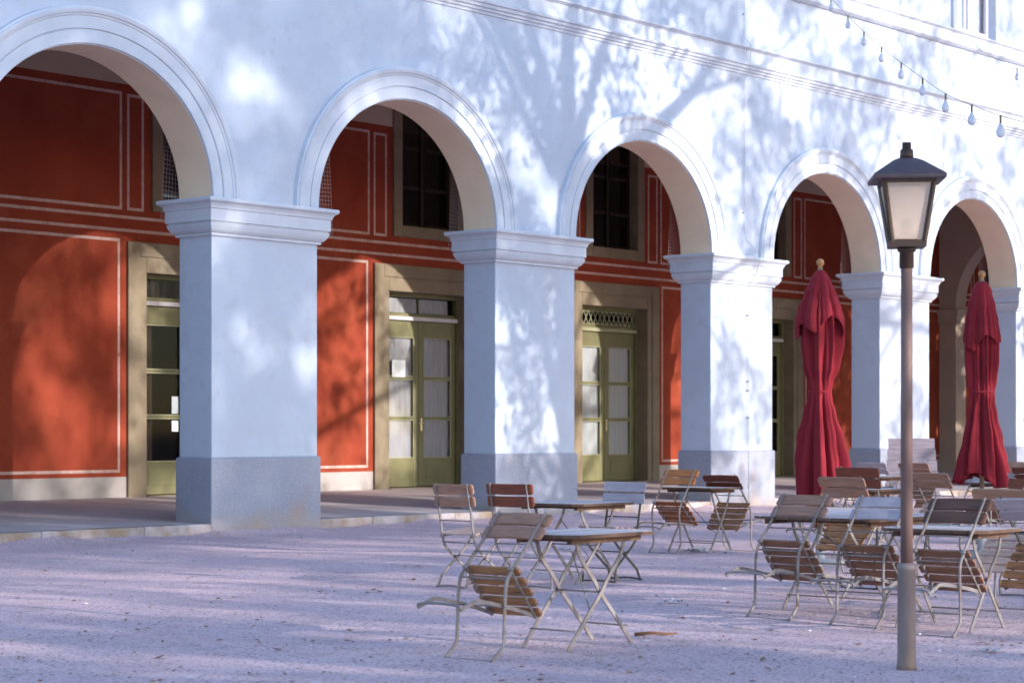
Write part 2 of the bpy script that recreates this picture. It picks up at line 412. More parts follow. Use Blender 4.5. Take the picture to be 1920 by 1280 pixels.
    if kind == 0 and i == 2:
        for z0, z1 in ((1.55,1.82),(1.27,1.44)): MB().box(c-.30, c-.17, YD-.012, YD-.008, z0, z1).build('notice', PAPER, d)
    # inside floor lip
    return d
kinds = {0:0, 1:0, 2:0, 3:1, 4:2, 5:0, 6:0, 7:0}
for i, c in enumerate(cs):
    if c-DH > xs0 and i < 7: door(c, kinds[i], i)
for i, c in enumerate(cs[1:7]):
    F = MB()
    for s in (-1, 1):
        a, b = sorted((c+s*.95, c+s*WHH)); F.box(a, b, BW-.04, BW+.26, 4.65, 7.1)
    F.box(c-WHH, c+WHH, BW-.04, BW+.26, 4.65, UZ0)
    w = F.build('gallery_window', OLIVE, B, bevel=.012)
    T = MB(); y = BW+.2
    for x in (-WHH+.04, 0, WHH-.04): T.box(c+x-.035, c+x+.035, y-.03, y+.03, UZ0, 7.1)
    for z in (UZ0+.04, 5.55, 6.25, 6.55):
        for s in (-1, 1): T.box(c+s*WHH/2-.29, c+s*WHH/2+.29, y-.026, y+.026, z-.03, z+.03)
    T.build('sash_frame', mat('dark_brown_sash_paint', (.03,.02,.012), (.022,.015,.01), scale=3, rough=.6) if i == 0 else bpy.data.materials['dark_brown_sash_paint'], w)
    MB().box(c-WHH+.03, c+WHH-.03, y-.003, y+.003, UZ0, 7.1).build('pane', GLASS, w)
# bird netting gathered behind the springing of each arch
for k in range(-1, 5):
    for xa, xb, side in ((k*PITCH+PW-.25, k*PITCH+PW+1.02, 1), ((k+1)*PITCH-.20, (k+1)*PITCH+.35, -1)):
        if k < 0 and side > 0: continue
        m_ = MB(); y = PD+.12; z0, z1 = SPR-.25, 5.5; sp = .055
        def edge(z): 
            t = (z-z0)/(z1-z0)
            return (xa, xb-.10*t) if side > 0 else (xa+.12*t, xb)
        zz = z0
        while zz < z1:
            a, b = edge(zz); m_.tube([(a,y,zz),((a+b)/2,y+.01,zz-.02),(b,y,zz)], .004, 4, cap=False); zz += sp
        nx = int((xb-xa)/sp)
        for j in range(nx+1):
            u = j/nx; m_.tube([(edge(z0)[0]*(1-u)+edge(z0)[1]*u, y, z0), (edge(z1)[0]*(1-u)+edge(z1)[1]*u, y, z1)], .004, 4, cap=False)
        m_.build('bird_net', NETM, B)
# lightning wire down the third pillar
xw = 11.93
wm = MB(); wm.tube([(xw,-.05,0),(xw,-.05,.93),(xw,-.03,1.0),(xw,-.03,3.66),(xw+.02,-.16,3.85),(xw+.03,-.235,4.1),(xw+.03,-.235,4.2),(xw-.12,-.06,4.45),(xw-.12,-.03,4.6),(xw-.12,-.03,7.1),(xw-.12,-.15,7.3),(xw-.12,-.16,7.7),(xw-.12,-.03,7.8),(xw-.12,-.03,8.6),(xw-.12,-.14,8.8),(xw-.12,-.03,9.1),(xw-.12,-.03,12.9)], .0045, 6)
for z in (.35,1.5,1.95,2.1,3.2): wm.box(xw-.02,xw+.02,-.06,.0,z-.012,z+.012)
for z in (4.9,8.2): wm.box(xw-.13,xw-.11,-.04,.0,z-.008,z+.008)
wm.build('lightning_wire', WIRE, B)

# ---------------------------------------------------------------- setting: paving, kerb, gravel
fl = MB(); ny, nx = 12, 40
fl.add([(XL+(xs1-XL)*i/nx, .10+(BW+.02-.10)*j/ny, FLOOR_F+(FLOOR_B-FLOOR_F)*(j/ny)**1.0) for j in range(ny+1) for i in range(nx+1)],
       [(j*(nx+1)+i, j*(nx+1)+i+1, (j+1)*(nx+1)+i+1, (j+1)*(nx+1)+i) for j in range(ny) for i in range(nx)])
tag(fl.build('arcade_paving', FLOORM), kind='structure')
kb = MB(); x = XL
r_ = random.Random(3)
while x < xs1:
    l = r_.uniform(1.1,1.9); dz = r_.uniform(-.008,.006); dy = r_.uniform(-.012,.012)
    kb.box(x+.0015, x+l-.0015, -.02+dy*.5, .22, -.1, FLOOR_F+.005+dz*.4); x += l
tag(kb.build('kerb', KERBM, bevel=.02), kind='structure')

def gravel_material():
    m = bpy.data.materials.new('fine_lilac_gravel'); m.use_nodes = True; nt = m.node_tree; N = nt.nodes; L = nt.links; b = N['Principled BSDF']
    b.inputs['Roughness'].default_value = .95; b.inputs['Specular IOR Level'].default_value = .1
    tc = N.new('ShaderNodeTexCoord')
    def noise(sc, det, rg=.6, st=(1,1,1)):
        mp = N.new('ShaderNodeMapping'); mp.inputs['Scale'].default_value = st; mp.inputs['Rotation'].default_value = (0,0,R(40))
        L.new(tc.outputs['Object'], mp.inputs[0]); n = N.new('ShaderNodeTexNoise'); n.inputs['Scale'].default_value = sc; n.inputs['Detail'].default_value = det; n.inputs['Roughness'].default_value = rg
        L.new(mp.outputs[0], n.inputs['Vector']); return n.outputs['Fac']
    def mr(f, a, c):
        r = N.new('ShaderNodeMapRange'); r.inputs[1].default_value = a; r.inputs[2].default_value = c; L.new(f, r.inputs[0]); return r.outputs[0]
    def mix(f, a, c):
        x = N.new('ShaderNodeMix'); x.data_type = 'RGBA'; L.new(f, x.inputs[0])
        for s, v in ((6,a),(7,c)):
            if isinstance(v, tuple): x.inputs[s].default_value = (*v,1)
            else: L.new(v, x.inputs[s])
        return x.outputs[2]
    c = mix(mr(noise(.5,6),.35,.65), (.74,.535,.565), (.63,.45,.485))
    c = mix(mr(noise(1.6,8,.7),.52,.72), c, (.50,.35,.335))       # brown worn patches
    c = mix(mr(noise(38,4,.7),.5,.68), c, (.40,.29,.31))       # dark grit
    c = mix(mr(noise(55,3,.7,(1,1.3,1)),.58,.70), c, (.82,.66,.69))    # pale stones
    v = N.new('ShaderNodeTexVoronoi'); v.inputs['Scale'].default_value = 70; L.new(tc.outputs['Object'], v.inputs['Vector'])
    sp = N.new('ShaderNodeSeparateColor'); L.new(v.outputs['Color'], sp.inputs[0])
    c = mix(mr(sp.outputs[0],.86,.95), c, (.26,.17,.16))
    L.new(c, b.inputs['Base Color'])
    bp = N.new('ShaderNodeBump'); bp.inputs['Strength'].default_value = .7; bp.inputs['Distance'].default_value = .02
    L.new(noise(45,6,.75), bp.inputs['Height'])
    bp2 = N.new('ShaderNodeBump'); bp2.inputs['Strength'].default_value = .5; bp2.inputs['Distance'].default_value = .06
    L.new(noise(5,6,.7), bp2.inputs['Height']); L.new(bp2.outputs[0], bp.inputs['Normal'])
    L.new(bp.outputs[0], b.inputs['Normal'])
    return m
def gz(x, y):
    """gentle unevenness of the gravel yard"""
    if y > .02: return -.004
    if y > -.9:
        bank = .045+.022*math.sin(x*1.9)+.014*math.sin(x*4.7+1)+.010*math.sin(x*11+2)
        return max(-.006, bank*max(0, 1+y/.55)**1.5)-.004
    h = .012*math.sin(x*.9+y*.5)+.010*math.sin(x*.37-y*1.3+2)+.008*math.sin(x*2.1+y*1.7)
    return h*min(1, (-.9-y)/2)-.006
xsn = sorted(set([-400,-150,-60,-30]+[-22+.2*i for i in range(200)]+[18+.4*i for i in range(60)]+[60,150,400]))
ysn = sorted(set([-400,-150,-70,-40]+[-30+.4*i for i in range(73)]+[-.9,-.7,-.55,-.42,-.30,-.20,-.12,-.05,.0,.03]+[1.2,20,60,400]))
g = MB(); g.add([(x,y,gz(x,y) if (-25<x<42 and -31<y<1) else -.006) for y in ysn for x in xsn],
     [(j*len(xsn)+i, j*len(xsn)+i+1, (j+1)*len(xsn)+i+1, (j+1)*len(xsn)+i) for j in range(len(ysn)-1) for i in range(len(xsn)-1)], 0, True)
tag(g.build('gravel_ground', gravel_material()), kind='structure')

# ---------------------------------------------------------------- furniture
WOODS = {
 'weathered': mat('weathered_brown_slat', (.36,.185,.125), (.23,.115,.08), scale=6, stretch=(6,1,6), rough=.75, bump=.15, bscale=30, rnd=True, c3=(.36,.25,.22), scale3=3),
 'orange': mat('orange_oiled_slat', (.46,.17,.055), (.33,.11,.035), scale=6, stretch=(6,1,6), rough=.6, bump=.1, bscale=30, rnd=True),
 'red': mat('red_brown_slat', (.20,.055,.03), (.13,.035,.02), scale=6, stretch=(6,1,6), rough=.6, bump=.1, rnd=True),
 'grey': mat('silvered_grey_slat', (.42,.35,.38), (.33,.27,.30), scale=6, stretch=(6,1,6), rough=.85, bump=.15, rnd=True),
 'dark': mat('dark_brown_slat', (.13,.062,.045), (.08,.037,.028), scale=6, stretch=(6,1,6), rough=.7, bump=.1, rnd=True),
 'tan': mat('tan_slat', (.40,.23,.16), (.29,.155,.105), scale=6, stretch=(6,1,6), rough=.75, bump=.12, rnd=True),
}
SEATS = {
 'ochre': mat('ochre_seat_slat', (.40,.185,.085), (.23,.10,.045), scale=7, stretch=(6,1,6), rough=.7, bump=.15, rnd=True, c3=(.10,.05,.03), scale3=4),
 'russet': mat('russet_seat_slat', (.40,.13,.045), (.26,.075,.03), scale=7, stretch=(6,1,6), rough=.65, bump=.12, rnd=True),
 'brown': mat('brown_seat_slat', (.25,.12,.075), (.15,.07,.045), scale=7, stretch=(6,1,6), rough=.7, bump=.12, rnd=True),
 'pink': mat('sun_bleached_seat_slat', (.50,.36,.31), (.38,.25,.21), scale=7, stretch=(6,1,6), rough=.8, bump=.12, rnd=True),
}
METALS = {
 'pale': mat('worn_grey_steel', (.27,.235,.235), (.18,.15,.145), scale=14, rough=.5, metal=.35, c3=(.24,.15,.10), scale3=7, thr3=(.60,.70), rnd=True, spec=.4),
 'black': mat('dark_green_black_steel', (.055,.05,.04), (.08,.065,.05), scale=14, rough=.5, metal=.2, rnd=True, spec=.4),
}
TOPM = mat('bleached_lilac_tabletop', (.58,.50,.51), (.50,.42,.43), scale=5, stretch=(.6,7,1), rough=.8, bump=.12, bscale=30, rnd=True, c3=(.44,.35,.34), scale3=2)
EDGEM = mat('dark_weathered_table_edge', (.15,.085,.06), (.09,.05,.035), scale=8, rough=.8, bump=.2, rnd=True)

def smooth_path(pts, n=5):
    """Catmull-Rom through the points"""
    P = [Vector(p) for p in pts]; out = []
    for i in range(len(P)-1):
        p0, p1, p2, p3 = P[max(i-1,0)], P[i], P[i+1], P[min(i+2,len(P)-1)]
        for k in range(n):
            t = k/n
            out.append(.5*((2*p1)+(p2-p0)*t+(2*p0-5*p1+4*p2-p3)*t*t+(3*p1-p0-3*p2+p3)*t**3))
    return out+[P[-1]]
B_TIP = [(.035,.468),(-.10,.352),(-.285,.172),(-.352,.095),(-.365,.060),(-.398,-.045)]
CW = .175       # half distance between the frame bars
A_BAR = [(0,0),(-.012,.121),(-.085,.185),(-.281,.334),(-.325,.430),(-.362,.62),(-.418,.868)]
B_BAR = [(.035,.455),(.008,.385),(-.10,.285),(-.23,.190),(-.345,.105),(-.362,.075),(-.405,.004)]
chair_meshes = {}
def slat(m, p, tdir, ndir, ln, w, th, bow=0.0, cham=.02, m_i=0):
    """one slat centred at p, long axis Y; tdir = width direction, ndir = thickness direction (in XZ)"""
    t = Vector((tdir[0],0,tdir[1])); n = Vector((ndir[0],0,ndir[1])); p = Vector((p[0],0,p[1]))
    K = 8; vs = []
    for i in range(K+1):
        u = -1+2*i/K; y = u*ln/2
        ww = w/2-(cham if abs(u) > .999 else 0)
        off = n*(bow*(1-u*u))
        c = p+off+Vector((0,y,0))
        for a, b in ((-1,-1),(1,-1),(1,1),(-1,1)): vs.append(c+t*(a*ww)+n*(b*th/2))
    # add a slice just inside each end so the corner is clipped, not tapered
    fs = []
    ys = [0]
    for i in range(K):
        for k in range(4):
            l = (k+1)%4; fs.append((i*4+k, i*4+l, i*4+4+l, i*4+4+k))
    fs += [(3,2,1,0), tuple(K*4+k for k in range(4))]
    # square the body: second and last-but-one slices moved outward
    vs = [Vector(v) for v in vs]
    for k in range(4):
        vs[4+k].y = -ln/2+cham; vs[(K-1)*4+k].y = ln/2-cham
    m.add(vs, fs, m_i)
def make_chair_meshes(seat, wood, metal, tipped):
    key = (seat, wood, metal, tipped)
    if key in chair_meshes: return chair_meshes[key]
    W, S, M = WOODS[wood], SEATS[seat], METALS[metal]
    parts = []
    a = smooth_path([(x,0,z) for x, z in A_BAR], 4); b = smooth_path([(x,0,z) for x, z in (B_TIP if tipped else B_BAR)], 4); rx, rz_ = (B_TIP if tipped else B_BAR)[-1]
    mk = lambda nm, m_, mt: parts.append((nm, m_, mt))
    for s in (-1, 1):
        m_ = MB(); m_.bar([p+Vector((0,s*CW,0)) for p in a], .009, .021); mk('back_leg_bar', m_, M)
        m_ = MB(); m_.bar([p+Vector((0,s*(CW-.018),0)) for p in b], .009, .022); mk('leg', m_, M)
    # floor rails, bowed as on the real ones
    m_ = MB(); m_.tube(smooth_path([(0,-CW,.006),(.012,-CW*.75,.012),(.016,0,.018),(.012,CW*.75,.012),(0,CW,.006)]), .007, 6); mk('front_rail', m_, M)
    m_ = MB(); m_.tube(smooth_path([(rx,-CW+.018,rz_+.004),(rx-.02,-CW*.8,rz_+.008),(rx-.023,0,rz_+.018),(rx-.02,CW*.8,rz_+.008),(rx,CW-.018,rz_+.004)]), .008, 6); mk('rear_rail', m_, M)
    for xx, zz, ex in ((-.352,.56,0),(-.300,.375,0),(-.19,.26,.012)):
        m_ = MB(); m_.tube([(xx,-CW-ex,zz),(xx,CW+ex,zz)], .005, 6); mk('stretcher', m_, M)
    for s in (-1, 1):
        m_ = MB()
        m_.bar([(-.335,s*(CW-.010),.432),(.045,s*(CW-.010),.466)], .007, .020)
        m_.tube([(-.335,s*(CW-.02),.428),(-.335,s*(CW+.014),.428)], .011, 8)
        mk('seat_rail', m_, M)
    m_ = MB(); d = Vector((.38,.034)).normalized(); n = (-d.y, d.x)
    for i in range(5):
        u = .035+i*.078; p = (-.335+d.x*u+n[0]*.018, .432+d.y*u+n[1]*.018)
        slat(m_, p, (d.x,d.y), n, .43-.012*abs(i-2), .058, .014, bow=-.006, cham=.008)
    mk('seat', m_, S)
    m_ = MB()
    d = Vector((-.418+.362, .868-.62)).normalized(); n = (d.y, -d.x)
    for i in range(2):
        u = -.050-.103*i
        p = (-.418+d.x*u+n[0]*.019, .868+d.y*u+n[1]*.019)
        slat(m_, p, (d.x,d.y), n, .445, .087, .015, bow=-.014, cham=.012)
    mk('backrest', m_, W)
    out = []
    for nm, mm, mt in parts:
        o = mm.build(nm, mt, bevel=0); out.append((nm, o.data)); bpy.data.objects.remove(o)
    chair_meshes[key] = out
    return out
def chair(x, y, heading, tilt, seat, wood, metal, label, group='folding beer garden chairs', z=0):
    e = empty('folding_chair', (x,y,z+gz(x,y)+.002)); e.rotation_euler = (0, R(tilt+random.uniform(-2,2)), R(heading+random.uniform(-3.5,3.5)))
    e.rotation_mode = 'XYZ'
    tag(e, label, 'chair', group)
    for nm, me in make_chair_meshes(seat, wood, metal, tilt > 20):
        o = bpy.data.objects.new(nm, me); COL.objects.link(o); o.parent = e
    return e
def table(x, y, heading, L_, W_, label, H=.685, group='folding beer garden tables'):
    e = empty('folding_table', (x,y,gz(x,y))); e.rotation_euler = (0,0,R(heading)); tag(e, label, 'table', group)
    ch = .075; t = MB(); nb = max(5, round(W_/.115)); bw = W_/nb
    for i in range(nb):
        y0 = -W_/2+i*bw; y1 = y0+bw-.006; c0 = ch if i == 0 else 0; c1 = ch if i == nb-1 else 0
        l = L_/2
        ol = [(-l+c0,y0),(l-c0,y0),(l,y0+(c0 if c0 else 0)),(l,y1-(c1 if c1 else 0)),(l-c1,y1),(-l+c1,y1),(-l,y1-(c1 if c1 else 0)),(-l,y0+(c0 if c0 else 0))]
        ol2 = []
        for p in ol:
            if not ol2 or (abs(p[0]-ol2[-1][0])+abs(p[1]-ol2[-1][1])) > 1e-5: ol2.append(p)
        k = len(ol2); z1 = H-random.uniform(0,.002)
        vs = [(a,b,H-.022) for a, b in ol2]+[(a,b,z1) for a, b in ol2]
        t.add(vs, [tuple(range(k,2*k))], 0); t.add(vs, [tuple(range(k-1,-1,-1))]+[(q,(q+1)%k,k+(q+1)%k,k+q) for q in range(k)], 1)
    t.build('tabletop', [TOPM, EDGEM], e)
    ap = MB()
    for s in (-1, 1): ap.box(-L_/2+.09, L_/2-.09, s*(W_/2-.10)-.018, s*(W_/2-.10)+.018, H-.058, H-.0225)
    for s in (-1, 1): ap.box(s*(L_*.26)-.05, s*(L_*.26)+.05, -W_/2+.12, W_/2-.12, H-.048, H-.023)
    ap.build('apron', EDGEM, e)
    fx, tx = min(.32, L_*.40), min(.22, L_*.28)
    for si in (-1, 1):
        for sd in (-1, 1):
            yy = si*(W_/2-.12-(.0 if sd > 0 else .02))
            pts = smooth_path([(sd*tx,yy,H-.05),(sd*tx*.80,yy,H-.15),(sd*tx*.22,yy,.40),(0,yy,.335),(-sd*fx*.30,yy,.24),(-sd*fx*.93,yy,.035),(-sd*fx,yy,0)], 4)
            MB().bar(pts, .008, .026).build('leg', METALS['pale'], e)
    for sd in (-1, 1): MB().tube([(sd*(fx-.06),-(W_/2-.12),.115),(sd*(fx-.06),W_/2-.12,.115)], .0055, 6).build('stretcher', METALS['pale'], e)
    for a, b, q in (((0,-(W_/2-.12),.33),(0,W_/2-.12,.33),.006), ((-.10,-(W_/2-.13),.22),(tx*.6,W_/2-.13,.55),.0045)): MB().tube([a,b], q, 6).build('stretcher', METALS['pale'], e)
    return e

#TABLES
T = [
 (-7.83,-11.87, 0,.86,.58,'small bleached wooden table nearest the camera, stray chair tipped onto it',.685),
 (-3.27,-8.25, 0,.86,.78,'square bleached table with three upright chairs pulled up to it',.70),
 (1.20,-6.50, 0,.56,.78,'small table in front of the sunlit pillar, chairs tipped at both sides',.71),
 (-4.70,-11.90, 0,1.16,1.02,'table left of the lamp post with two chairs tipped onto its near edge',.685),
 (-3.35,-10.95, 0,.80,.72,'table just behind the one left of the lamp post, mostly hidden by chair backs',.685),
 (-5.22,-12.95, 0,.62,.78,'table right of the lamp post with dark slatted chair tipped onto it',.665),
 (1.02,-8.62, 0,.90,.85,'table standing right before the first closed parasol',.70),
 (6.9,-5.3, 0,1.0,.8,'distant table partly hidden behind the lamp post near the leaning board',.71),
 (4.40,-8.60, 0,1.0,.85,'table standing before the second closed parasol',.70),
]
for a in T: table(*a)
CH = [
 (-8.73,-11.77,0,56,'ochre','weathered','pale','weathered brown chair tipped onto the nearest table, seat hanging open'),
 (-4.13,-7.95,0,0,'pink','weathered','pale','upright chair with worn brown backrest, leftmost of all the chairs'),
 (-4.20,-8.56,4,0,'pink','red','pale','upright chair with dark red-brown backrest at left end of the square table'),
 (-3.18,-8.46,180,0,'pink','grey','black','upright chair with grey slats and black frame'),
 (.60,-6.42,0,50,'russet','orange','pale','chair with orange-brown back and red-brown seat tipped on the table before the sunlit pillar'),
 (1.82,-6.62,180,54,'ochre','red','pale','dark red-brown chair tipped from the far side of the table before the sunlit pillar'),
 (-5.60,-11.76,0,54,'brown','weathered','pale','brown chair tipped on the left table, leftmost of the right-hand group'),
 (-5.62,-12.44,0,54,'brown','grey','pale','grey-backed chair tipped on the table immediately left of the lamp post'),
 (-5.84,-13.12,0,54,'brown','dark','pale','dark brown backed chair tipped on the table immediately right of the lamp post'),
 (-2.6,-10.72,180,44,'ochre','weathered','black','brown chair with black frame tipped from the far side, left of the lamp post'),
 (-3.60,-12.66,180,50,'pink','tan','pale','tan rounded chair tipped from the far side of the table right of the lamp'),
 (-4.52,-13.36,180,54,'ochre','grey','black','grey chair cut by the right picture edge, tipped leftwards on the near table'),
 (.20,-8.55,0,54,'russet','orange','pale','bright orange chair tipped on the table before the first parasol'),
 (1.75,-9.2,180,54,'pink','tan','pale','tan chair tipped from behind the lamp post'),
 (7.85,-4.95,180,50,'brown','grey','pale','greyish chair far back just right of the first parasol'),
 (8.0,-5.52,180,50,'brown','weathered','pale','brown chair far back between the first parasol and the lamp post'),
 (-1.2,-9.9,180,30,'russet','red','pale','red-brown chair half hidden behind the tables left of the lamp post'),
 (3.6,-8.5,0,54,'brown','grey','pale','pale grey chair tipped on the table before the second parasol'),
 (-2.3,-12.0,180,10,'brown','red','pale','dark red chair half hidden behind the lamp post'),
 (5.35,-8.55,180,54,'brown','red','pale','dark red chair at the right picture edge below the second parasol'),
 (9.3,-6.0,0,54,'pink','tan','pale','tan chair far back at the right picture edge'),
]
for a in CH: chair(*a)

# ---------------------------------------------------------------- closed parasols
FAB = mat('crimson_parasol_canvas', (.24,.018,.028), (.17,.012,.019), scale=5, stretch=(1,1,.3), rough=.85, bump=.2, bscale=120, sheen=.03, spec=.15)
WOODK = mat('varnished_wooden_knob', (.42,.21,.08), (.33,.15,.055), scale=10, rough=.4)
POLEM = mat('wooden_parasol_pole', (.30,.20,.12), (.24,.15,.09), scale=8, rough=.6)
CONC = mat('concrete_parasol_foot', (.38,.36,.36), (.32,.30,.30), scale=8, rough=.9, bump=.3)
def parasol(x, y, prof, cap, seed, label, ztop, strap_z, lean=0):
    e = empty('parasol', (x,y,0)); tag(e, label, 'parasol', 'closed crimson parasols'); e.rotation_euler = (0,R(lean),R(seed*31))
    r = random.Random(seed); NF = 8; n = 160
    ph = [r.uniform(-.25,.25) for _ in range(NF)]; am = [r.uniform(.7,1.25) for _ in range(NF)]
    def interp(tab, z):
        for (z0,a),(z1,b) in zip(tab, tab[1:]):
            if z0 <= z <= z1:
                t = (z-z0)/(z1-z0); t = t*t*(3-2*t); return a+(b-a)*t
        return tab[0][1] if z < tab[0][0] else tab[-1][1]
    def fold(th, z, k=0):
        u = th/(2*math.pi)*NF; i = int(u)%NF; v = u-int(u)
        sh = ph[i]+.12*math.sin(3*z+i)
        tri = 1-abs(2*((v+sh*.5)%1)-1)
        s = (tri**.75)*am[i]
        s2 = .5+.5*math.sin(th*NF*2.0+2.2*z+seed+i*.0)
        s3 = .5+.5*math.sin(th*5+z*4+seed*2)
        return .66*s+.16*s2+.18*s3
    zb = prof[0][0]; zt = prof[-1][0]; K = 70; vs = []
    for j in range(K+1):
        z = zb+(zt-zb)*j/K; rr = interp(prof, z)
        dpt = .62*min(1, rr/.12)
        dip = min(1, abs(z-strap_z)/.12); dpt *= .35+.65*dip
        for i in range(n):
            th = 2*math.pi*i/n
            f = fold(th, z); rad = rr*(1-dpt+dpt*f*1.1)
            zz = z
            if j < 12:
                zz = z-(1-j/12)*(.05*math.sin(th*3+seed)+.06*max(0,math.sin(th*2+seed*1.7)))+(1-j/12)*.03
            vs.append((rad*math.cos(th), rad*math.sin(th)*.92, zz))
    m_ = MB(); m_.add(vs, [(j*n+i, j*n+(i+1)%n, (j+1)*n+(i+1)%n, (j+1)*n+i) for j in range(K) for i in range(n)], 0, True)
    o = m_.build('canopy', FAB, e)
    so = o.modifiers.new('thick', 'SOLIDIFY'); so.thickness = .004
    # upper vent flap hanging over the folded canopy, hem in points
    vs = []; K = 26; zt2, zh = cap[-1][0], cap[0][0]
    for j in range(K+1):
        t = j/K
        for i in range(n):
            th = 2*math.pi*i/n; u = th/(2*math.pi)*4
            hem = zh - cap_depth*(1-abs(2*((u+.3)%1)-1))**1.3 + .05*math.sin(th*2+seed)
            z = hem+(zt2-hem)*t; rr = interp(cap, max(z, zh))
            w = 1-.40*min(1,(1-t)*1.6)*(1-fold(th+.3, z*.6))
            vs.append((rr*w*math.cos(th), rr*w*math.sin(th), z))
    m_ = MB(); m_.add(vs, [(j*n+i, j*n+(i+1)%n, (j+1)*n+(i+1)%n, (j+1)*n+i) for j in range(K) for i in range(n)], 0, True)
    o = m_.build('vent_flap', FAB, e); so = o.modifiers.new('thick', 'SOLIDIFY'); so.thickness = .004
    rs = interp(prof, strap_z)
    m_ = MB(); ring = [((rs*.83+.006)*math.cos(2*math.pi*k/40), (rs*.83+.006)*math.sin(2*math.pi*k/40)*.92, strap_z+.006*math.sin(k*.7)) for k in range(40)]
    m_.tube(ring, .013, 6, closed=True); m_.build('strap', FAB, e)
    MB().lathe([(.024,.03),(.024,zt2+.02)], 16).build('pole', POLEM, e)
    MB().lathe([(.001,zt2),(.022,zt2+.003),(.022,zt2+.02),(.018,zt2+.03),(.030,zt2+.042),(.037,zt2+.06),(.037,zt2+.075),(.030,zt2+.092),(.012,zt2+.104),(.001,zt2+.105)], 20).build('finial', WOODK, e)
    MB().lathe([(.27,-.01),(.27,.05),(.255,.065),(.06,.075),(.045,.09),(.04,.32),(.028,.33)], 28).build('base', CONC, e)
    return e
cap_depth = .16
p1 = [(.70,.315),(.95,.295),(1.2,.245),(1.45,.172),(1.60,.125),(1.66,.112),(1.74,.13),(1.90,.185),(2.12,.215),(2.34,.215),(2.55,.16),(2.74,.06),(2.80,.03)]
c1 = [(2.34,.265),(2.45,.235),(2.6,.165),(2.72,.105),(2.79,.06),(2.82,.02)]
x, y, _ = point_at(1538, 700, 20.3); parasol(x, y, p1, c1, 3, 'closed crimson parasol with flared top flap, left of the lamp post', 2.8, 1.66)
p2 = [(.78,.325),(.95,.295),(1.2,.24),(1.45,.18),(1.60,.145),(1.68,.14),(1.78,.16),(2.0,.18),(2.2,.185),(2.4,.165),(2.6,.125),(2.74,.07),(2.80,.03)]
c2 = [(2.22,.205),(2.4,.18),(2.55,.145),(2.7,.105),(2.78,.07),(2.81,.02)]
cap_depth = .10
x, y, _ = point_at(1841, 700, 21.7); parasol(x, y, p2, c2, 8, 'closed crimson parasol with slim flap, near the right picture edge', 2.8, 1.68)

# ---------------------------------------------------------------- street lamp
RUST = mat('rusted_mauve_post_paint', (.20,.125,.11), (.14,.08,.07), scale=5, rough=.6, metal=.15, bump=.2, bscale=25, c3=(.11,.06,.04), scale3=2.6, thr3=(.56,.66), stretch=(1,1,.35), spec=.4)
SLEEVE = mat('grey_sleeve_paint', (.235,.18,.17), (.175,.125,.115), scale=4, rough=.55, metal=.1, bump=.15, bscale=25, c3=(.33,.20,.13), scale3=2.2, thr3=(.54,.70), stretch=(1,1,.3), spec=.4)
BRONZE = mat('dark_bronze_lantern_paint', (.055,.028,.018), (.04,.021,.014), scale=8, rough=.45, metal=.2, spec=.5)
FROST = bpy.data.materials.new('frosted_lantern_glass'); FROST.use_nodes = True
b_ = FROST.node_tree.nodes['Principled BSDF']; b_.inputs['Base Color'].default_value = (.88,.74,.64,1); b_.inputs['Roughness'].default_value = .32; b_.inputs['Transmission Weight'].default_value = .62; b_.inputs['IOR'].default_value = 1.15
lx, ly_ = ground_at(1700, 1243)
LP = empty('street_lamp', (lx,ly_,0), R(-50.25-10.5+6)); tag(LP, 'four-sided lantern on a rusted post standing in the gravel', 'street lamp')
MB().lathe([(.060,-.05),(.054,.0),(.0515,.03),(.0515,.515),(.056,.52),(.056,.545),(.050,.553),(.036,.56)], 28).build('post_sleeve', SLEEVE, LP)
MB().lathe([(.0345,.55),(.0330,1.4),(.0320,2.23)], 24).build('post', RUST, LP)
MB().lathe([(.034,2.195),(.040,2.20),(.040,2.285),(.052,2.291),(.052,2.312)], 24).build('collar', BRONZE, LP)
lan = MB(); zb, zt = 2.312, 2.680; hb, ht = .087, .137
lan.rings(-hb, hb, -hb, hb, [(.012,zb-.002),(.014,zb+.03),(.0,zb+.034)])
for sx in (-1,1):
    for sy in (-1,1): lan.bar([(sx*hb,sy*hb,zb+.02),(sx*ht,sy*ht,zt)], .021, .021, side=(1,1,0) if sx*sy < 0 else (1,-1,0))
lan.rings(-ht, ht, -ht, ht, [(-.012,zt-.02),(.010,zt-.018),(.012,zt+.012),(-.02,zt+.014)])
lan.build('lantern_frame', BRONZE, LP)
rf = MB(); rf.rings(-ht, ht, -ht, ht, [(.040,zt-.004),(.060,zt-.0005),(.062,zt+.020),(.055,zt+.028),(-.05,zt+.105),(-.090,zt+.125)])
roof = rf.build('lantern_roof', mat('weathered_mauve_lantern_roof', (.11,.078,.092), (.08,.056,.066), scale=8, rough=.5, metal=.2, spec=.5), LP, bevel=.004)
MB().lathe([(.040,zt+.115),(.036,zt+.175),(.026,zt+.178),(.025,zt+.215),(.001,zt+.217)], 18).build('chimney', BRONZE, roof)
for q in range(4):
    rot = Matrix.Rotation(q*math.pi/2, 3, 'Z'); a, b2 = hb-.004, ht-.004
    vs = [rot@Vector(v) for v in ((-a+.004,-a,zb+.04),(a-.004,-a,zb+.04),(b2-.004,-b2,zt-.02),(-b2+.004,-b2,zt-.02))]
    m_ = MB(); ins = [v+ (rot@Vector((0,.004,0))) for v in vs]
    m_.add(vs+ins, [(0,1,2,3),(7,6,5,4),(0,4,5,1),(1,5,6,2),(2,6,7,3),(3,7,4,0)]); m_.build('lantern_pane', FROST, LP)
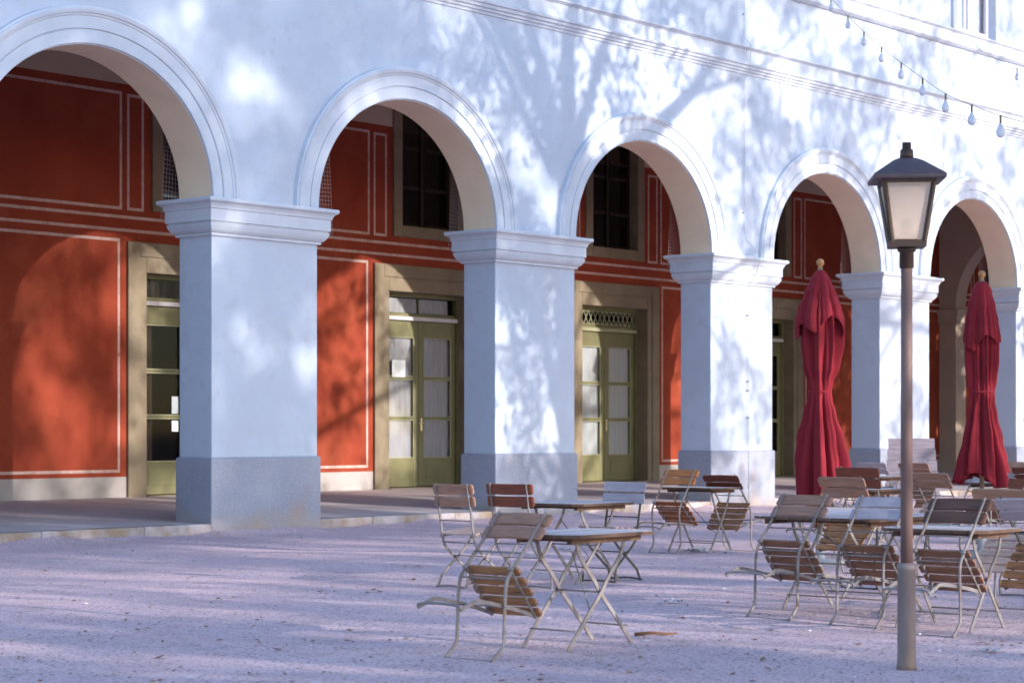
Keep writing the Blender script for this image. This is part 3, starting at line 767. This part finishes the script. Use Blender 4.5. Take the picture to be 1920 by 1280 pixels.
MB().lathe([(.062,zb+.03),(.062,zb+.075),(.030,zb+.08),(.028,zb+.10),(.034,zb+.13),(.030,zb+.155),(.001,zb+.165)], 18).build('lamp_holder', mat('brown_lamp_holder', (.30,.17,.09), rough=.5), LP)

# ---------------------------------------------------------------- festoon lights
CABLE = mat('dark_festoon_cable', (.22,.18,.11), (.16,.13,.08), rough=.6)
BULB = bpy.data.materials.new('opal_bulb_glass'); BULB.use_nodes = True
b_ = BULB.node_tree.nodes['Principled BSDF']; b_.inputs['Base Color'].default_value = (.78,.79,.86,1); b_.inputs['Roughness'].default_value = .2; b_.inputs['Transmission Weight'].default_value = .35
def festoon(ctrl, bulbs, label):
    e = empty('light_string'); tag(e, label, 'string lights', 'festoon light strings')
    path = smooth_path(ctrl, 8); o = Vector(path[0]); e.location = o
    MB().tube([p-o for p in path], .003, 6).build('cable', CABLE, e)
    for t in bulbs:
        i = int(t); p = path[i].lerp(path[min(i+1,len(path)-1)], t-i)-o
        sk = MB().lathe([(.008,-.062),(.009,-.06),(.009,.0),(.005,.006)], 10, p)
        b = MB().lathe([(.010,-.058),(.011,-.066),(.020,-.085),(.030,-.105),(.0345,-.125),(.033,-.142),(.025,-.158),(.012,-.167),(.001,-.169)], 18, p).build('light_bulb', BULB, e)
        sk.build('socket', CABLE, b)
pp = [(1500,-52),(1558,-2),(1590,30),(1620,60),(1653,89),(1690,118),(1730,147),(1773,176),(1822,197),(1876,217),(1935,232),(2010,243),(2150,240)]
dd = [33.5,30.2,28.0,26.0,24.1,22.3,20.7,19.2,17.7,16.3,15.0,13.7,12.2]
ctrl = [point_at(a, b, d) for (a, b), d in zip(pp, dd)]
festoon(ctrl, [8*i for i in range(1, 12)], 'drooping festoon cable of globe bulbs crossing the upper right')
c2_ = [point_at(*q) for q in ((1790,60,41),(1840,95,35),(1907,128,29.5),(1975,150,25.0),(2060,165,21),(2180,170,17.5))]
festoon(c2_, [16,20,24,28,32,36], 'second festoon cable with a single visible bulb at the right picture edge')

# ---------------------------------------------------------------- leaning slatted board behind the lamp
bd = MB(); 
for i in range(7): bd.box(-.43+.016*i, .43-.014*i, -.016+.002*(i%2), .016, .03+i*.165, .03+i*.165+.158)
for s in (-1, 1): bd.box(s*.26-.02, s*.26+.02, .0165, .06, .05, 1.12)
x, y, _ = point_at(1712, 850, 31.5)
bo = bd.build('slatted_board', mat('grey_lilac_weathered_boards', (.25,.21,.25), (.18,.15,.18), scale=5, stretch=(.6,5,5), rough=.85, bump=.2), loc=(x, y, 0.0))
bo.rotation_euler = (R(-8), 0, R(-50)); tag(bo, 'grey weathered slatted board leaning upright behind the lamp post', 'board')

# ---------------------------------------------------------------- litter on the gravel
LEAFB = [mat('dry_brown_leaf', (.20,.09,.045), (.13,.06,.03), scale=30, rough=.9), mat('dry_ochre_leaf', (.30,.17,.07), (.22,.12,.05), scale=30, rough=.9)]
def leaf_mesh(sz, r, curl=.3):
    n = 6; vs = []
    for i in range(n+1):
        u = i/n; w = sz*.36*math.sin(math.pi*min(1,u*1.02))**.8+.001
        z = curl*sz*(u-.5)**2*2
        vs += [(sz*(u-.5), -w, z+curl*w*.7), (sz*(u-.5), 0, z), (sz*(u-.5), w, z+curl*w*.7)]
    fs = []
    for i in range(n):
        for k in range(2): fs.append((i*3+k, i*3+k+1, i*3+3+k+1, i*3+3+k))
    return MB().add(vs, fs, 0, True)
lv = [leaf_mesh(.062, random, .25).build('dry_leaf', LEAFB[0]), leaf_mesh(.05, random, .4).build('dry_leaf', LEAFB[1])]
spots = [(700,1103),(690,1108),(712,1106),(600,1107),(775,1082),(760,1065),(783,1064),(825,1080),(1207,1196),(1225,1192),(1280,1163),(1850,1207),(1838,1205),(1610,1208),(1180,1255),(1430,1230),(300,1225),(160,1180),(520,1215),(655,1180),(760,1200)]
for i, (px, py) in enumerate(spots):
    o = lv[i] if i < 2 else lv[i%2 if random.random() < .8 else 1].copy()
    if i >= 2: COL.objects.link(o)
    x, y = ground_at(px, py); o.location = (x, y, gz(x,y)+.006); o.rotation_euler = (random.uniform(-.3,.3), random.uniform(-.3,.3), random.uniform(0,6.3))
    s = random.uniform(.7,1.2); o.scale = (s,s,s)
    tag(o, 'small curled dry leaf lying on the gravel', 'leaf', 'dry leaves scattered on the gravel')
def scrap(px, py, sz, label, seed, name='paper_scrap', m=None, cat='litter'):
    r = random.Random(seed); n = 6; vs = []
    for j in range(n+1):
        for i in range(n+1):
            vs.append(((i/n-.5)*sz*(1+.2*r.random()), (j/n-.5)*sz*.7, sz*.18*r.random()+.02*sz*math.sin(i*1.3+j)))
    x, y = ground_at(px, py); o = MB().add(vs, [(j*(n+1)+i, j*(n+1)+i+1, (j+1)*(n+1)+i+1, (j+1)*(n+1)+i) for j in range(n) for i in range(n)]).build(name, m or SCRAP, loc=(x,y,gz(x,y)+.008))
    o.rotation_euler[2] = r.random()*6; tag(o, label, cat)
SCRAP = mat('grubby_white_paper', (.50,.48,.50), (.40,.36,.36), scale=12, rough=.9)
scrap(1262,1131,.16,'crumpled white paper on open gravel between the two table groups',1)
scrap(1066,1030,.16,'crumpled white paper under the square table',2)
scrap(1306,1030,.26,'pale paper bag lying under the table before the sunlit pillar',3,'paper_bag')
scrap(1366,1034,.14,'small white scrap right of the table before the sunlit pillar',4)
scrap(1858,1218,.10,'white scrap on the gravel right of the lamp post foot',5)
scrap(1640,1062,.22,'white crumpled paper under the tables left of the lamp post',6)
bk = MB().tube([(0,0,.012),(.10,.02,.02),(.20,.03,.012),(.27,.06,.014)], [.012,.010,.008,.005], 7)
x, y = ground_at(1190, 1195); o = bk.build('stick', LEAFB[0], loc=(x,y,gz(x,y))); o.rotation_euler[2] = R(-50); tag(o, 'short brown stick on the gravel near the nearest table', 'stick')
# fine debris nobody could count
vs = []; fs = []; r = random.Random(5)
for i in range(800):
    px = r.uniform(-20,1940); py = 1005+ (1290-1005)*r.random()**.8
    x, y = ground_at(px, py)
    if y > -.3: continue
    s = r.uniform(.006,.020); a = r.uniform(0,6.3); o = len(vs); z = gz(x,y)+.004
    for k in range(4):
        th = a+k*math.pi/2; q = s*(1.5 if k%2 else .6); vs.append((x+q*math.cos(th), y+q*math.sin(th), z+r.uniform(0,.012)))
    fs.append((o,o+1,o+2,o+3))
d_ = MB(); d_.add(vs, fs); d_.m = [r.choice((0,0,1,2)) for _ in fs]
tag(d_.build('leaf_litter', [LEAFB[0], LEAFB[1], mat('pale_grit', (.62,.58,.6), (.5,.46,.48), scale=20, rough=.9)]), 'fine brown leaf crumbs and grit strewn over the gravel', 'litter', kind='stuff')
# tufts of weed at the pillar foot
WEED = mat('dry_weed_green', (.13,.13,.045), (.20,.15,.06), scale=8, rough=.9)
def weed(px, py, n, label, seed):
    r = random.Random(seed); m_ = MB(); x, y = ground_at(px, py)
    for i in range(n):
        a = r.uniform(0,6.3); q = r.uniform(0,.14); l = r.uniform(.04,.11); b = (q*math.cos(a)*1.6, q*math.sin(a)*.5, 0); t = Vector((r.uniform(-.06,.06), r.uniform(-.06,.06), l))
        w = Vector((math.cos(a),math.sin(a),0))*.006; B_ = Vector(b)
        m_.add([B_-w, B_+w, B_+t*.6+w*.7, B_+t, B_+t*.6-w*.7], [(0,1,2,3,4)])
    o = m_.build('weed_tuft', WEED, loc=(x,y,gz(x,y))); tag(o, label, 'weed')
weed(605,990,90,'weed tuft at the right foot of the nearest full pillar',1); weed(388,997,70,'weed tuft at the left corner of the nearest full pillar',2)

# ---------------------------------------------------------------- trees that shade the court (they stand behind and right of the camera)
SUNV = Vector((-.14, 1.0, -.278))
BARK = mat('grey_brown_bark', (.16,.12,.09), (.10,.075,.055), scale=8, stretch=(1,1,.25), rough=.95, bump=.6, bscale=12)
LEAFM = mat('green_leaf', (.06,.10,.03), (.10,.12,.04), scale=3, rough=.7)
def leaves_object(cl, rad, per, size, parent):
    """leaf clumps: cl = centres (n,3)"""
    n = len(cl)*per; c = np.repeat(cl, per, 0)+rng.normal(0, 1, (n,3))*np.repeat(rad, per)[:,None]*np.array([1,1,.8])
    a = rng.normal(0,1,(n,3)); a /= np.linalg.norm(a,axis=1)[:,None]; b = np.cross(a, rng.normal(0,1,(n,3))); b /= np.linalg.norm(b,axis=1)[:,None]
    s = (size*rng.uniform(.6,1.3,n))[:,None]
    v = np.stack([c-a*s, c+b*s*.55, c+a*s, c-b*s*.55], 1).reshape(-1,3)
    me = bpy.data.meshes.new('crown'); me.vertices.add(len(v)); me.vertices.foreach_set('co', v.ravel())
    me.loops.add(4*n); me.loops.foreach_set('vertex_index', np.arange(4*n)); me.polygons.add(n); me.polygons.foreach_set('loop_start', np.arange(n)*4); me.polygons.foreach_set('loop_total', np.full(n,4))
    me.materials.append(LEAFM); me.update(); me.validate()
    o = bpy.data.objects.new('crown', me); COL.objects.link(o); o.parent = parent; return o
def shadow_pt(tf, zf, L_):   # point at distance L_ before the facade whose shadow falls at (tf, zf)
    return (tf+.14*L_, -L_, zf+.278*L_)
def fpx(px, py):             # facade point under a picture position
    k = (px-960)/FPX; t = (k*Y0-X0)/(SA-k*CA); d = Y0+CA*t
    return (t, CAMH+(HOR-py)*d/FPX)
def limb(m_, pxs, L0, L1, r0, r1):
    n = len(pxs); pts = [shadow_pt(*fpx(*p), L0+(L1-L0)*i/(n-1)) for i, p in enumerate(pxs)]
    pts = smooth_path(pts, 4); m_.tube(pts, [r0+(r1-r0)*i/(len(pts)-1) for i in range(len(pts))], 8)
trees = []
def new_tree(x, y, label):
    e = empty('shade_tree', (0,0,0)); e['base'] = (x, y); tag(e, label, 'tree', 'trees shading the court'); trees.append(e); return e
# tree whose branches draw the large shadow between the second and third arches
tA = new_tree(9.0,-12.5,'tall leafy tree in front of the middle arches')
m_ = MB(); LA = 12.5
limb(m_, [(1090,1600),(1080,1200),(1072,900),(1066,700),(1062,520),(1066,400),(1066,300)], LA, LA, .34, .26)
limb(m_, [(1066,300),(1064,190),(1066,80),(1075,-60),(1080,-200)], LA, LA, .24, .10)
limb(m_, [(1060,330),(1040,240),(1016,130),(985,30),(950,-60)], LA, LA-1, .21, .08)
limb(m_, [(1050,330),(1030,240),(988,150),(945,75),(895,0),(850,-70)], LA, LA-1.5, .19, .07)
limb(m_, [(1035,330),(1000,250),(955,150),(925,80),(880,20)], LA, LA-.5, .10, .05)
limb(m_, [(1075,330),(1096,220),(1118,140),(1140,60),(1180,-40)], LA, LA+1, .14, .06)
limb(m_, [(1080,340),(1150,300),(1215,250),(1290,180),(1340,110),(1380,30)], LA, LA+1.5, .22, .09)
limb(m_, [(1290,180),(1350,160),(1420,130),(1500,60)], LA+1, LA+2, .07, .03)
limb(m_, [(1068,880),(1055,800),(1035,700),(1015,620),(985,560),(930,500),(860,430)], LA, LA-2, .18, .08)
limb(m_, [(1015,620),(985,640),(950,650),(900,640)], LA-1, LA-2, .06, .02)
limb(m_, [(1068,700),(1150,620),(1250,560),(1340,520),(1420,470),(1470,420)], LA, LA+1, .10, .04)
limb(m_, [(1420,470),(1500,440),(1560,360),(1620,300)], LA+1, LA+2, .05, .02)
m_.build('trunk', BARK, tA)
tR = new_tree(33.0,-12.0,'unseen dense tree added to shade the last arches'); tM = new_tree(17.0,-19.5,'thin leafed tree before the right arches')
tF = [new_tree(-6.0,-34.0,'tall leafy tree far behind the camera'), new_tree(1.0,-35.0,'tall leafy tree shading the left arches'), new_tree(8.0,-34.0,'tall leafy tree to the right behind the court')]
def trunk(e, x, y, h, r, cl):
    m_ = MB(); m_.tube(smooth_path([(x,y,-.2),(x+.1,y,h*.3),(x-.1,y+.1,h*.6),(x,y,h)], 5), [r*(1-.6*i/15) for i in range(16)], 10)
    idx = rng.choice(len(cl), min(16,len(cl)), replace=False)
    for i in idx:
        p = Vector(cl[i]); s = Vector((x,y,h*random.uniform(.5,.95))); md = s.lerp(p,.5)+Vector((0,0,.3))
        m_.tube(smooth_path([s,md,p],4), [r*.3*(1-.85*k/8) for k in range(9)], 6)
    m_.build('trunk', BARK, e)
def clumps(a, b):             # smooth random gaps between the boughs
    return np.sin(a*1.7+b*.9+1)+np.sin(a*.83-b*1.9+2)+np.sin(a*2.9+b*2.3)
def near_field(tf, zf):       # wanted optical depth of leaf shade from the nearer trees
    d = np.interp(tf, [3.0,4.5,6.5,9,11,13,16,20,22,24,30], [.0,.50,.70,.75,.70,.58,.38,.22,.16,.1,.1])
    d = d+1.6*np.exp(-((tf-6.7)/1.1)**2-((zf-4.6)/.9)**2)
    d = d*np.where((zf>5.8)&(tf>11), 1.6, 1.0)*np.where((zf>5.6)&(tf>4.5)&(tf<8.5), .6, 1.0)
    d = d*np.where((zf<5.9)&(tf>7.4)&(tf<10.9), .42, 1.0)*np.where((zf<5.9)&(tf>2.0)&(tf<5.4), .3, 1.0)
    return d
def tau_points(n_area, fld, x0, x1, z0, z1, per, size):
    """clump centres so that the leaves give the wanted optical depth"""
    a = per*size*size*1.1*.5*.85; dens = 1/a
    n = int((x1-x0)*(z1-z0)*dens*n_area)
    u = rng.uniform(x0, x1, n); v = rng.uniform(z0, z1, n)
    keep = rng.random(n)*n_area < fld(u, v)
    return u[keep], v[keep]
sg = lambda q: 1/(1+np.exp(-q))
u, v = tau_points(3.6, lambda a, b: near_field(a, b)*2.0*sg((clumps(a, b)+.2)*1.8), 3, 30, -.5, 11, 20, .085)
L_ = np.where(u < 10, rng.uniform(10.5, 14.5, len(u)), rng.uniform(17, 22, len(u))); pts = np.stack([u+.14*L_, -L_, v+.278*L_], 1)
for sel, e, h in ((u < 12, tA, 0), (u >= 12, tM, 9.5)):
    leaves_object(pts[sel], np.full(sel.sum(), .20), 20, .085, e)
    if h: trunk(e, *e['base'], h, .28, pts[sel])
# unseen dense tree added at right for round edged shade on the last arches
def right_field(a, b): return 3.2*sg((a-(22.6+np.maximum(0,b-4.2)*.9))*5)*sg((8.3-b)*2)
u, v = tau_points(3.2, right_field, 22, 38, -.5, 9, 20, .16)
L_ = rng.uniform(9, 13, len(u)); pts = np.stack([u+.14*L_, -L_, v+.278*L_], 1)
leaves_object(pts, np.full(len(pts), .15), 20, .16, tR); trunk(tR, *tR['base'], 9, .35, pts)
# tall trees far behind: soft shade over the left arches and the gravel
def far_field(a, b):
    return np.interp(a, [-8,1.0,2.5,4.0,5.5,7.5,9.0], [3.4,3.3,2.3,1.1,.75,.55,.0])*np.interp(b, [-.5,5.5,8,10], [1,1,.9,.8])*np.where((b>5.6)&(a>4.5), .5, 1.0)*np.where((a<1.9)|(b>6), 1.3, 1.0)*np.where((b<5.9)&(a>2.0)&(a<5.4), 1.0*sg((clumps(a*1.9+1, b*1.9)-.7)*4), 1.0)*np.where((b<5.9)&(a>7.4), .9*sg((clumps(a*1.7+2, b*1.7)-.3)*4), 1.0)*1.7*sg((clumps(a*.8, b*.8)+1.35)*1.9)
u, v = tau_points(3.5, far_field, -8, 9, -.4, 10, 24, .15)
L_ = rng.uniform(31, 37, len(u)); p1_ = np.stack([u+.14*L_, -L_, v+.278*L_], 1)
def gr_field(a, b):           # b = ground distance / 3.6
    y = -b*3.6
    return 1.35*np.interp(y, [-18,-14,-11,-7,-4,-1,0], [1.5,1.15,1.0,1.0,1.1,1.5,1.6])*np.interp(a,[-16,-8,-3,3,9],[1.25,1.1,.8,.6,.5])*sg((np.sin(a*.9+y*.7)+np.sin(a*.5-y*1.1+2)+np.sin(a*.3+y*2.1)+.5)*1.7)
u, v = tau_points(3.6, gr_field, -16, 9, 0, 5.1, 24, .15)
y_ = -v*3.6; D_ = rng.uniform(-37, -31, len(u)); Lg = y_-D_
p2_ = np.stack([u+.14*Lg, D_, .278*Lg], 1)
pts = np.concatenate([p1_, p2_]); b_x = np.array([e['base'][0] for e in tF]); own = np.argmin(np.abs(pts[:,0:1]-b_x[None]), 1)
for i, e in enumerate(tF):
    c = pts[own == i]; leaves_object(c, np.full(len(c), .30), 24, .15, e); trunk(e, *e['base'], 8.5, .3, c)
for e in trees: del e['base']

# ---------------------------------------------------------------- light, sky, camera
sun = bpy.data.lights.new('sun', 'SUN'); sun.energy = 2.0; sun.angle = R(.6); sun.color = (1.0,.945,.87)
so = bpy.data.objects.new('sun', sun); COL.objects.link(so); so.rotation_euler = SUNV.to_track_quat('-Z','Y').to_euler(); so.location = (10,-40,20)
w = bpy.data.worlds.new('World'); C.world = w; w.use_nodes = True; nt = w.node_tree
sk = nt.nodes.new('ShaderNodeTexSky'); sk.sky_type = 'NISHITA'; sk.sun_disc = False
sk.sun_elevation = math.atan2(.278, 1.01); sk.sun_rotation = math.atan2(.14, -1.0); sk.altitude = 0; sk.air_density = 1.0; sk.dust_density = .6; sk.ozone_density = 3.0
nt.links.new(sk.outputs[0], nt.nodes['Background'].inputs[0]); nt.nodes['Background'].inputs[1].default_value = .15
cam = bpy.data.cameras.new('camera'); co = bpy.data.objects.new('camera', cam); COL.objects.link(co)
co.location = CAM; co.rotation_euler = (R(90), 0, -(math.pi/2-ANG)); 
cam.sensor_width = 36; cam.lens = FPX/1920*36; cam.shift_y = (HOR-640)/1920; cam.clip_end = 2000; cam.clip_start = .1
cam.dof.use_dof = True; cam.dof.focus_distance = 19; cam.dof.aperture_fstop = 4.0
C.camera = co
C.view_settings.view_transform = 'Standard'; C.view_settings.look = 'None'; C.view_settings.exposure = 1.70; C.view_settings.gamma = 1
C.render.resolution_x, C.render.resolution_y = 1024, 682
